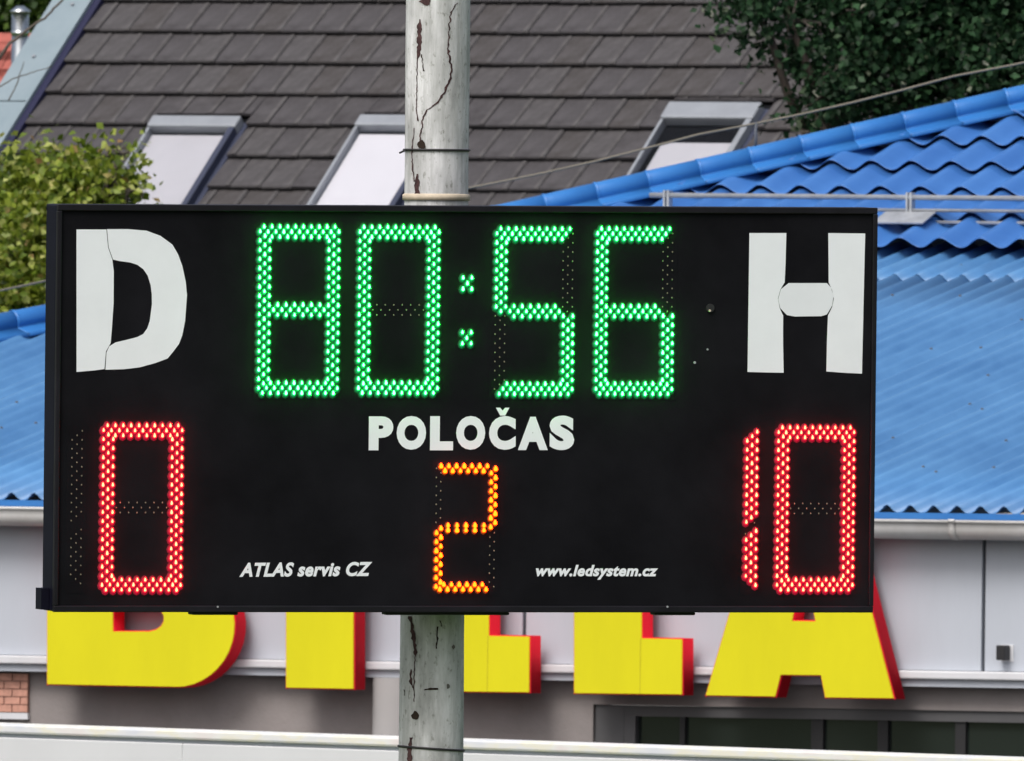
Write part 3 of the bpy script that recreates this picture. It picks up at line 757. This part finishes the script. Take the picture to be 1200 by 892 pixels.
tree('broadleaf_tree', 'yellow-green tree in front of the grey roof, beside the board\'s left edge', 20, 203.0,
     [lobe(100, 252, 203, 56), lobe(128, 206, 202.8, 30), lobe(138, 178, 202.8, 16), lobe(75, 245, 203, 62), lobe(70, 205, 203, 34), lobe(20, 255, 203.3, 70), lobe(-40, 280, 203.5, 100), lobe(60, 330, 203, 110), lobe(-20, 400, 203.5, 150), lobe(90, 380, 203, 100), lobe(152, 222, 202.8, 20), lobe(20, 215, 203.2, 26)],
     50000, 0.056, M['leaf_light'], .11,
     extra=[(((-90, 250, 0), (-40, 130, -.3), (8, 54, -.5), (30, 37, -.5), (52, 22, -.5), (76, -2, -.5), (110, -50, -.4)), .013),
            (((-70, 150, 0), (-10, 108, -.5), (14, 93, -.5), (40, 84, -.5), (61, 78, -.5)), .006),  # added twig shape drawing the branch's shadow across the verge strip
            (((10, 118, -.5), (20, 98, -.5), (28, 72, -.5)), .005)])
tree('dark_tree', 'dark green tree overhanging the grey roof above the blue hip', 1120, 202.0,
     [lobe(1010, 25, 202, 95), lobe(1120, 45, 202.4, 120), lobe(965, 95, 201.6, 45, 1, .9), lobe(925, 25, 201.6, 48), lobe(1230, 10, 202.4, 150), lobe(1050, -110, 202.5, 170), lobe(880, 5, 201.5, 40), lobe(1180, 130, 202, 110), lobe(1040, 130, 202, 80), lobe(960, 140, 201.5, 32), lobe(1200, -160, 203, 220), lobe(900, -50, 202, 60)],
     62000, 0.056, M['leaf_dark'], .17)
tree('hedge_tree', 'bright green tree peeking out at the top left corner', 30, 246.0,
     [lobe(-10, 30, 246, 60), lobe(60, -20, 246, 70), lobe(-60, -20, 246, 110), lobe(40, 30, 247, 45), lobe(-70, 150, 246, 120)], 16000, 0.07, M['leaf_mid'], .15)

# ------------------------------------------------------------------ neighbour with red roof, steel flue
nb_b = at(-40, 446, 238.0); nb_b.z = 0
nb = empty('red_roofed_house', nb_b, 'small house with red tiled roof in the top left corner', 'house')
NF = Frame(at(36, 46, 238.0), HU, HV, UP)
w_, ht_, dp = 3.6, -NF.o.z, 4.5
obj('wall', *(lambda m: (m.v, m.f))(MB().box(NF, -w_, 0, 1.3, dp, ht_, -1.2)), M['plaster'], nb)
for r in range(9):
    for k in range(15):
        a0 = -w_ - .1 + k * .25; s = r * .19
        fr = Frame(NF.pt(a0, 1.25 - 0 + s * .75 - .3, -1.25 + s * .72), HU, (HV * .75 + UP * .72), (UP * .75 - HV * .72))
        MB().box(fr, 0, .243, 0, .3, .0 + .02 * (r % 2) * 0, .03).make('roof_tile', M['red_tile'], nb)
obj('back_roof_slope', [NF.pt(-w_ - .1, 2.2, 0.0), NF.pt(.05, 2.2, 0.0), NF.pt(.05, dp, -1.3), NF.pt(-w_ - .1, dp, -1.3)], [(0, 1, 2, 3)], M['red_tile'], nb)
fd = 231.0; fp = at(23.5, 40, fd); fb = Vector((fp.x, fp.y, 0))
fl = empty('flue_pipe', fb, 'shiny stainless steel flue pipe with cap beside the zinc verge', 'flue')
fr_ = 10.0 * fd / F
ztop_ = at(23.5, 15, fd).z
MB().tube([fb, Vector((fb.x, fb.y, ztop_))], fr_, 20).make('pipe', M['flue'], fl, True)
MB().tube([Vector((fb.x, fb.y, ztop_ - .16)), Vector((fb.x, fb.y, ztop_ - .13))], fr_ * 1.08, 20).make('pipe_band', M['flue'], fl, True)
MB().tube([Vector((fb.x, fb.y, ztop_ + .004)), Vector((fb.x, fb.y, ztop_ + .012)), Vector((fb.x, fb.y, ztop_ + .05))], [fr_ * 1.22, fr_ * 1.2, fr_ * .4], 20).make('cap', M['flue'], fl, True)
for q in range(3):
    d = Vector((math.cos(q * 2.1), math.sin(q * 2.1), 0)) * fr_ * .9
    MB().tube([Vector((fb.x, fb.y, ztop_ - .01)) + d, Vector((fb.x, fb.y, ztop_ + .014)) + d], .004, 5).make('cap_strut', M['flue'], fl)

# ------------------------------------------------------------------ concrete pole
PD = 120.36
pa, pb_ = at(513.5, 0, PD), at(505.0, 892, PD); pd_ = (pa - pb_) / (pa.z - pb_.z)
def pax(z): return pb_ + pd_ * (z - pb_.z)
PR = 37.8 * PD / F
pole = empty('concrete_pole', pax(0), 'weathered grey concrete pole with rusty cracks, carrying the scoreboard', 'pole')
zt_ = 9.5
zs = np.linspace(-.3, zt_, 60)
MB().tube([pax(z) for z in zs], [PR * (1.004 - .0015 * z) + .0009 * math.sin(z * 7.3) for z in zs], 40).make('shaft', M['concrete'], pole, True)
bevel(MB().tube([pax(zt_ - .001), pax(zt_ + .05)], PR * 1.05, 24).make('pole_cap', M['concrete'], pole, False), .01)
def onpole(px, py, lift=0.0016):
    p = at(px, py, PD); c = pax(p.z); dx = max(-.985, min(.985, (p.x - c.x) / PR)); r = PR * (1.004 - .0015 * p.z) + lift
    return Vector((c.x + r * dx, c.y - r * math.sqrt(1 - dx * dx), p.z))
def crack(pts, m, jit=.6, name='crack'):
    v = []; f = []; out = []
    for (x0, y0, w0), (x1, y1, w1) in zip(pts, pts[1:]):
        n = max(2, int(math.hypot(x1 - x0, y1 - y0) / 2.5))
        for i in range(n):
            t = i / n; out.append((x0 + (x1 - x0) * t + random.uniform(-jit, jit), y0 + (y1 - y0) * t, max(.35, (w0 + (w1 - w0) * t) * random.uniform(.45, 1.1))))
    out.append(pts[-1])
    hz = abs(pts[-1][0] - pts[0][0]) > 2 * abs(pts[-1][1] - pts[0][1])
    for x, y, w_ in out:
        if hz: v += [onpole(x, y - w_ / 2), onpole(x, y + w_ / 2)]
        else: v += [onpole(x - w_ / 2, y), onpole(x + w_ / 2, y)]
    for i in range(len(out) - 1): f.append((2 * i, 2 * i + 1, 2 * i + 3, 2 * i + 2))
    obj(name, v, f, m, pole)
def blob(x, y, rx, ry, m):
    v = [onpole(x, y, .0022)]; f = []
    for i in range(14):
        q = i / 14 * 2 * math.pi; k = random.uniform(.75, 1.2); v.append(onpole(x + rx * k * math.cos(q), y + ry * k * math.sin(q), .0022))
    for i in range(14): f.append((0, 1 + i, 1 + (i + 1) % 14))
    obj('spalled_patch', v, f, m, pole)
R_, K_ = M['rust'], M['crack']
crack([(492, 23, 1.5), (492, 30, 5.5), (491.5, 50, 6.5), (491, 64, 4), (489.5, 72, 1.5), (488.5, 95, 1.2), (488, 130, 1.3), (490, 142, 2)], R_)
crack([(494, 64, 1.5), (496, 78, 1.2), (497, 84, 2.2)], K_)
crack([(486, 150, 1), (484, 165, 1.2), (482.5, 180, 1.6), (484, 200, 2), (485.5, 213, 1)], R_)
crack([(489.5, 204, 2), (489, 212, 6), (489, 228, 7)], R_)
crack([(535.5, 4, 1.4), (528, 17, 2.2), (526, 34, 1.8), (525.2, 55, 2.2), (526, 66, 4.5), (528, 73, 2.5), (529.5, 82, 2.6), (527, 95, 3.4), (521, 108, 3.2), (513, 121, 3), (501, 129, 2.2), (496, 137, 1.8), (494, 150, 1.5), (492.5, 165, 2)], R_, 1.1)
blob(499, 2, 7, 4.5, R_); blob(494, 170, 5, 5.5, K_)
crack([(481, 722, 5), (484, 740, 5), (487, 764, 6), (486.5, 768, 1.5), (485.5, 790, 1.5), (485.5, 822, 1.2)], R_)
crack([(482, 784, 2), (481.5, 798, 4), (484, 806, 1)], R_)
blob(487, 838, 4.2, 4.8, K_)
crack([(482, 864, 4), (480.5, 875, 6), (480, 892, 6.5), (480, 905, 5)], R_)
crack([(513, 734, 2), (512.5, 748, 3), (511.5, 760, 1.5)], K_); crack([(516, 727, 2.5), (517, 734, 1.2)], K_)
crack([(497.5, 808, 2), (504, 807, 3), (513.5, 807, 2)], K_, .3); crack([(474, 808, 1.2), (474.3, 815, 1)], K_)
blob(525, 804, 2.2, 2.8, mat('grey_pit', (.13, .125, .11), rough=.9)); blob(531, 758, 1.8, 2.6, mat('grey_pit_small', (.14, .12, .11), rough=.9))
for y0, tilt in ((176, 0), (877, .06)):
    ring = []
    for i in range(41):
        q = 2 * math.pi * i / 40; c = pax(at(508, y0, PD).z); ring.append(c + Vector((math.cos(q) * (PR + .002), math.sin(q) * (PR + .002), -math.cos(q) * PR * tilt * 1.0)))
    MB().tube(ring, .0048, 6, cap=False).make('binding_wire', M['wire'], pole, True)
qv = onpole(477, 176); MB().tube([qv, qv + Vector((-.012, -.01, -.004)), qv + Vector((-.028, -.012, -.012))], .004, 6).make('wire_tail', M['wire'], pole, True)
zc = at(512, 231, PD).z
MB().tube([pax(zc - .013), pax(zc - .012), pax(zc + .008), pax(zc + .012)], [PR * 1.0, PR * 1.05, PR * 1.05, PR * 1.0], 40).make('strap', M['strap'], pole, True)

# ------------------------------------------------------------------ scoreboard
yw, pt_, ro = 0.28005412, 0.02765227, -0.00893505
BW, BH = 3.19661962, 1.52078308
Rb = Matrix.Rotation(yw, 3, 'Z') @ Matrix.Rotation(pt_, 3, 'X') @ Matrix.Rotation(ro, 3, 'Y')
Bo = CAM + Vector((-0.16984805, 120.0, -0.10940178))
BF = Frame(Bo, Rb @ Vector((1, 0, 0)), Rb @ Vector((0, 1, 0)), Rb @ Vector((0, 0, 1)))
board = bpy.data.objects.new('scoreboard', None); C.objects.link(board); board.location = Bo; board.rotation_euler = Rb.to_euler(); board.empty_display_size = .3
setp(board, 'black electronic scoreboard with green clock digits and red scores on the concrete pole', 'scoreboard')
LF_ = Frame(Vector((0, 0, 0)), Vector((1, 0, 0)), Vector((0, 1, 0)), UP)    # local axes: children sit in the board's own space
def bp(x, y): return BF.px(x, y, 0.0)
DEP = 0.157
bevel(MB().box(LF_, -BW / 2, BW / 2, .012, DEP, -BH / 2, BH / 2).make('cabinet', M['cabinet'], board), .006)
MB().box(LF_, -BW / 2 + .018, BW / 2 - .018, .0, .0115, -BH / 2 + .018, BH / 2 - .018).make('front_panel', M['panel'], board)
for (a0, a1, c0, c1) in ((-BW / 2, BW / 2, BH / 2 - .022, BH / 2 + .002), (-BW / 2, BW / 2, -BH / 2 - .002, -BH / 2 + .022), (-BW / 2 - .001, -BW / 2 + .017, -BH / 2 + .0225, BH / 2 - .0225), (BW / 2 - .017, BW / 2 + .001, -BH / 2 + .0225, BH / 2 - .0225)):
    bevel(MB().box(LF_, a0, a1, -.012, .0118, c0, c1).make('frame_bar', M['trim'], board), .003)
for x0, x1 in ((228, 282), (455, 600), (770, 818)):     # clamp feet under the cabinet
    a0, c0 = bp(x0, 720); a1, _ = bp(x1, 720)
    bevel(MB().box(LF_, a0, a1, .03, .10, -BH / 2 - .014, -BH / 2 - .0025).make('mounting_foot', M['steel_dark'], board), .006)
MB().box(LF_, -BW / 2 - .032, -BW / 2 - .0015, .05, .13, -BH / 2 + .005, -BH / 2 + .085).make('side_bracket', M['cabinet'], board)
ca, cb = bp(440, 500)[0], bp(580, 500)[0]
for cz in (-.5, .5):
    bevel(MB().box(LF_, ca, cb, DEP + .001, DEP + .05, cz - .04, cz + .04).make('pole_clamp', M['steel_dark'], board), .006)

# LED digits: every diode is a small dome with a bright tip
def led_mesh(pts, kind, lit, name, parent):
    bm_v, bm_f, mi = [], [], []
    mats = [M['led_off']] * 3 if not lit else list(LED[kind])
    seg = 8
    sx, sz = (.0158, .0192) if lit else (.0026, .0036)  # lit size is widened: outer ring paints the glow round each diode
    core = (.0047, .0076)
    if kind == 'amber' and lit: sx, sz, core = .0120, .0155, (.0078, .0098)
    for q_, (x, z) in enumerate(pts):
        n = len(bm_v); jx, jz = x, z
        e = .00012 * (q_ % 7)                 # neighbouring glow rings overlap a little, each at its own level
        rings = [(1.0, -.0009 - e), (.66, -.0022 - e), (.50, -.0080)] if lit else [(1, -.001), (.8, -.004)]
        for k, d in rings:
            for i in range(seg):
                q = 2 * math.pi * i / seg
                tz = math.sin(q); tx = math.cos(q) * (1 - .18 * max(0, tz))
                bm_v.append((jx + sx * k * tx, d, jz + sz * k * tz - (.0022 if lit else 0)))
        nr = len(rings)
        for r in range(nr - 1):
            for i in range(seg):
                j = (i + 1) % seg; bm_f.append((n + r * seg + i, n + r * seg + j, n + (r + 1) * seg + j, n + (r + 1) * seg + i)); mi.append(r)
        bm_f.append(tuple(n + (nr - 1) * seg + i for i in range(seg))); mi.append(1)
        if lit:                               # bright teardrop tip, a little up and to the right
            n = len(bm_v); cx, cz = jx + .0010, jz + .0012; vv = random.uniform(.88, 1.1)
            tip = [(-.25, 1.0), (.28, .86), (.85, .1), (1.0, -.62), (.55, -1.0), (-.45, -1.0), (-.95, -.6), (-.72, .2)]
            for k, d in ((1.0, -.0082), (.8, -.0125)):
                for tx, tz in tip: bm_v.append((cx + core[0] * vv * k * tx, d, cz + core[1] * vv * k * tz))
            for i in range(8):
                j = (i + 1) % 8; bm_f.append((n + i, n + j, n + 8 + j, n + 8 + i)); mi.append(2)
            bm_f.append(tuple(n + 8 + i for i in range(8))); mi.append(2)
    o = obj(name, bm_v, bm_f, None, None, mats=mats, midx=mi); o.parent = parent
    return setp(o, kind='stuff')
KX, KZ = BW / 960.5, BH / 475.0
def seg_points():
    g = {}
    g['a'] = [(4.6 + 9.2 * i, 0) for i in range(10)] + [(9.2 + 9.2 * i, 5.9) for i in range(9)] + [(13.8 + 9.2 * i, 11.8) for i in range(8)]
    g['d'] = [(x, 194 - y) for x, y in g['a']]
    cols = [(0, 5.6, 10.753, 18), (5.7, 10.9, 10.7625, 17), (11.4, 16.2, 10.773, 16)]
    allp = [(x, y0 + p * i) for x, y0, p, n in cols for i in range(n)]
    g['f'] = [q for q in allp if q[1] < 98]; g['e'] = [q for q in allp if q[1] >= 98]
    g['b'] = [(92 - x, y) for x, y in g['f']]; g['c'] = [(92 - x, y) for x, y in g['e']]
    g['g'] = [(16.5 + 9.85 * i, 97) for i in range(7)] + [(21.4 + 9.85 * i, 91.1) for i in range(6)] + [(21.4 + 9.85 * i, 102.9) for i in range(6)]
    return g
G3 = seg_points()
def seg2():
    g = {}
    g['a'] = [(4.6 + 9.1 * i, 0) for i in range(7)] + [(9.2 + 9.1 * i, 5.6) for i in range(6)]
    g['d'] = [(x, 144 - y) for x, y in g['a']]
    g['b'] = [(69, 3 + 10.5 * i) for i in range(7)] + [(63.8, 8.2 + 10.5 * i) for i in range(7)]
    g['c'] = [(x, 144 - y) for x, y in g['b']]; g['f'] = [(69 - x, y) for x, y in g['b']]; g['e'] = [(x, 144 - y) for x, y in g['f']]
    g['g'] = [(13.5 + 10.6 * i, 69.2) for i in range(5)] + [(13.5 + 10.6 * i, 74.8) for i in range(5)]
    return g
G2 = seg2()
ON = {'8': 'abcdefg', '0': 'abcdef', '5': 'acdfg', '6': 'acdefg', '2': 'abdeg', '1': 'bc'}
def digit(ch, x, y, wpx, hpx, kind, lab, G=G3, w0=92., h0=194.):
    a, c = bp(x, y); sxx, szz = KX * wpx / w0, KZ * hpx / h0
    pl = MB().box(LF_, a - .02, a + w0 * sxx + .02, -.0008, -.0001, c - h0 * szz - .025, c + .025)
    d = pl.make('digit', M['panel'], board); d['label'] = lab
    for s_, p in G.items():
        led_mesh([(a + u * sxx, c - v * szz) for u, v in p], kind, s_ in ON[ch], 'led_segment', d)
digit('8', 304, 265.5, 92, 194.5, 'green', 'green lit digit 8, first of the clock')
digit('0', 421, 266, 92.5, 194, 'green', 'green lit digit 0, second of the clock')
digit('5', 581.5, 268, 90, 193.5, 'green', 'green lit digit 5, third of the clock')
digit('6', 699.5, 268, 89, 193.5, 'green', 'green lit digit 6, last of the clock')
digit('0', 120.5, 498.5, 91.5, 192, 'red', 'red lit digit 0 below the letter D')
digit('0', 911.5, 501, 89, 190.5, 'red', 'red lit digit 0 below the letter H')
digit('2', 511.5, 546, 68.5, 144.5, 'amber', 'amber lit digit 2 in the middle', G2, 69., 144.)
G1 = {'b': [(11.6, 10.6 * i) for i in range(10)] + [(5.8, 5.3 + 10.6 * i) for i in range(10)] + [(0, 10.6 + 10.6 * i) for i in range(10)],
      'c': [(11.6, 116.5 + 10.6 * i) for i in range(7)] + [(5.8, 121.8 + 10.6 * i) for i in range(6)] + [(0, 127.1 + 10.6 * i) for i in range(5)],
      'x': [(0, 120), (10.5, 107)]}
digit('1', 874.8, 506, 11.6, 184, 'red', 'red lit digit 1 below the letter H', G1, 11.6, 184.)
G1u = {'b': [(x, y) for x, y in G1['b']], 'c': G1['c']}
ON['.'] = ''
digit('.', 84.5, 505, 11.6, 182, 'red', 'unlit digit 1 below the letter D', G1u, 11.6, 184.)
for (x, y) in ((546.8, 332), (546, 396)):
    a, c = bp(x, y); d = MB().box(LF_, a - .035, a + .035, -.0008, -.0001, c - .04, c + .04).make('colon_dot', M['panel'], board)
    led_mesh([(a - .017, c + .021), (a + .017, c + .021), (a, c), (a - .017, c - .021), (a + .017, c - .021), (a - .017, c + .0), (a + .017, c + .0)][:5], 'green', True, 'led_segment', d)

# white vinyl letters D and H, cut from separate pieces
def vinyl(name, pts, parent, y0=-.0016, y1=-.0004, m='vinyl'):
    o = curve_mesh(name, [[bp(x, y) for x, y in pts]], 0, y1, y0, LF_, None, [M[m]]); o.parent = parent; return o
Dl = vinyl('letter_d', [(89.6, 269), (124.6, 269), (126.5, 290), (131.5, 304), (133.2, 318), (133, 355), (131, 385), (129.6, 402), (124, 412), (122.4, 432.6), (112, 434), (89.6, 436)], board)
Dl['label'] = 'white vinyl letter D at the upper left'
vinyl('bowl', [(125.4, 268.6), (150, 268.6), (171.6, 270.4), (188, 276.5), (202, 286.8), (208.5, 298), (213.5, 311.6), (217.5, 330), (219, 346), (216.8, 376), (213.5, 393), (209.7, 403), (203, 412), (196.3, 420.2), (182, 425.5), (164, 430.5), (145, 432.8), (123.4, 433.4), (124.8, 413), (128, 406), (135.3, 401.4), (152.5, 397.3), (161, 395), (167.7, 391.6), (172.5, 385), (175.4, 376.4), (178, 357), (177.8, 345), (176.5, 334.4), (173, 323), (167.7, 315.4), (161, 310.5), (152.5, 307.7), (140, 306), (132.4, 304.2), (127.3, 290)], Dl)
Hl = vinyl('letter_h', [(878.2, 273.2), (921.4, 273.2), (920.4, 310), (919.4, 331), (914.5, 339), (911.5, 350), (913.5, 361), (917.6, 370), (917.5, 400), (918.2, 437), (900, 436.6), (875.9, 436)], board)
Hl['label'] = 'white vinyl letter H at the upper right'
vinyl('stem', [(970.6, 273.2), (1013.8, 273.7), (1012, 350), (1010, 438), (990, 437), (968.3, 435.4), (969, 400), (970.2, 370), (975, 360), (977, 350), (975, 340), (971, 331), (970.8, 300)], Hl)
vinyl('crossbar', [(924, 331.8), (968.7, 331.8), (973.5, 337), (976.5, 347), (975, 358), (968.7, 368.6), (962, 370.6), (932, 371), (922, 369.4), (914, 361), (911.8, 350.5), (915, 339)], Hl, -.003, -.0018, 'vinyl_edge')

# lettering
def text_mesh(body, offset=0.0, shear=0.0, spacing=1.0):
    cu = bpy.data.curves.new('t', 'FONT'); cu.body = body; cu.size = 1; cu.offset = offset; cu.shear = shear; cu.space_character = spacing; cu.resolution_u = 5; cu.extrude = .004
    tmp = bpy.data.objects.new('tmp', cu); C.objects.link(tmp); dg = bpy.context.evaluated_depsgraph_get()
    me = bpy.data.meshes.new_from_object(tmp.evaluated_get(dg)); bpy.data.objects.remove(tmp); bpy.data.curves.remove(cu); return me
def text(name, body, x0, y0, x1, y1, parent, offset=.03, shear=0., spacing=1.0, m='vinyl', tilt=0.0):
    """fit the lettering to the measured box: y0 top, y1 bottom (of the drawn glyphs)"""
    me = text_mesh(body, offset, shear, spacing); me.name = name
    co = np.empty(len(me.vertices) * 3); me.vertices.foreach_get('co', co); co = co.reshape(-1, 3)
    a0, c0 = bp(x0, y0); a1, c1 = bp(x1, y1); lo, hi = co.min(0), co.max(0)
    t = (co - lo) / (hi - lo)
    new = np.stack([a0 + t[:, 0] * (a1 - a0), np.where(t[:, 2] > .5, -.0014, -.0004), c1 + t[:, 1] * (c0 - c1) + tilt * t[:, 0]], 1)
    me.vertices.foreach_set('co', new.ravel()); me.materials.clear(); me.materials.append(M[m]); me.update()
    o = bpy.data.objects.new(name, me); C.objects.link(o); o.parent = parent; return o
word = None
for ch, x0, x1, y0, y1 in (('P', 55, 180, 80, 257), ('O', 200, 351, 78, 254), ('L', 374, 492, 79, 257), ('O', 510, 659, 78, 254), ('C', 681, 818, 78, 254), ('A', 832, 986, 82, 256), ('S', 996, 1123, 76, 256)):
    q = lambda v: v / 4.444
    o = text('word_letter', ch, 420 + q(x0), 470 + q(y0), 420 + q(x1), 470 + q(y1), board, offset=.062)
cz = lambda x, y: (420 + x / 4.444, 470 + y / 4.444)
vinyl('caron', [cz(716, 35), cz(738, 35), cz(751, 50), cz(764, 35), cz(786, 35), cz(764, 76), cz(738, 76)], board)
o = text('small_lettering', 'ATLAS servis CZ', 280.5, 659.5, 436, 676.5, board, offset=.039, shear=.26, spacing=1.07, tilt=.004); o['label'] = 'small white slanted lettering at lower left of the panel'
o = text('small_lettering', 'www.ledsystem.cz', 628, 662, 771, 679.5, board, offset=.039, shear=.26, spacing=1.07); o['label'] = 'small white slanted web address at lower right of the panel'

# sensor hole and small specks on the panel
a, c = bp(832, 361); sn = MB().tube([Vector((a, -.001, c)), Vector((a, -.006, c))], .016, 16).make('sensor', M['steel_dark'], board, False)
MB().tube([Vector((a - .003, -.0065, c - .01)), Vector((a - .003, -.011, c - .01))], .0045, 8).make('sensor_eye', M['strap'], sn)
for x, y, r_ in ((814, 425, .005), (829, 409.5, .004), (254, 711, .004), (781, 711, .004)):
    a, c = bp(x, y); MB().tube([Vector((a, -.0005 - (.012 if y > 700 else 0), c)), Vector((a, -.003 - (.012 if y > 700 else 0), c))], r_, 8).make('screw', M['galv'], board)
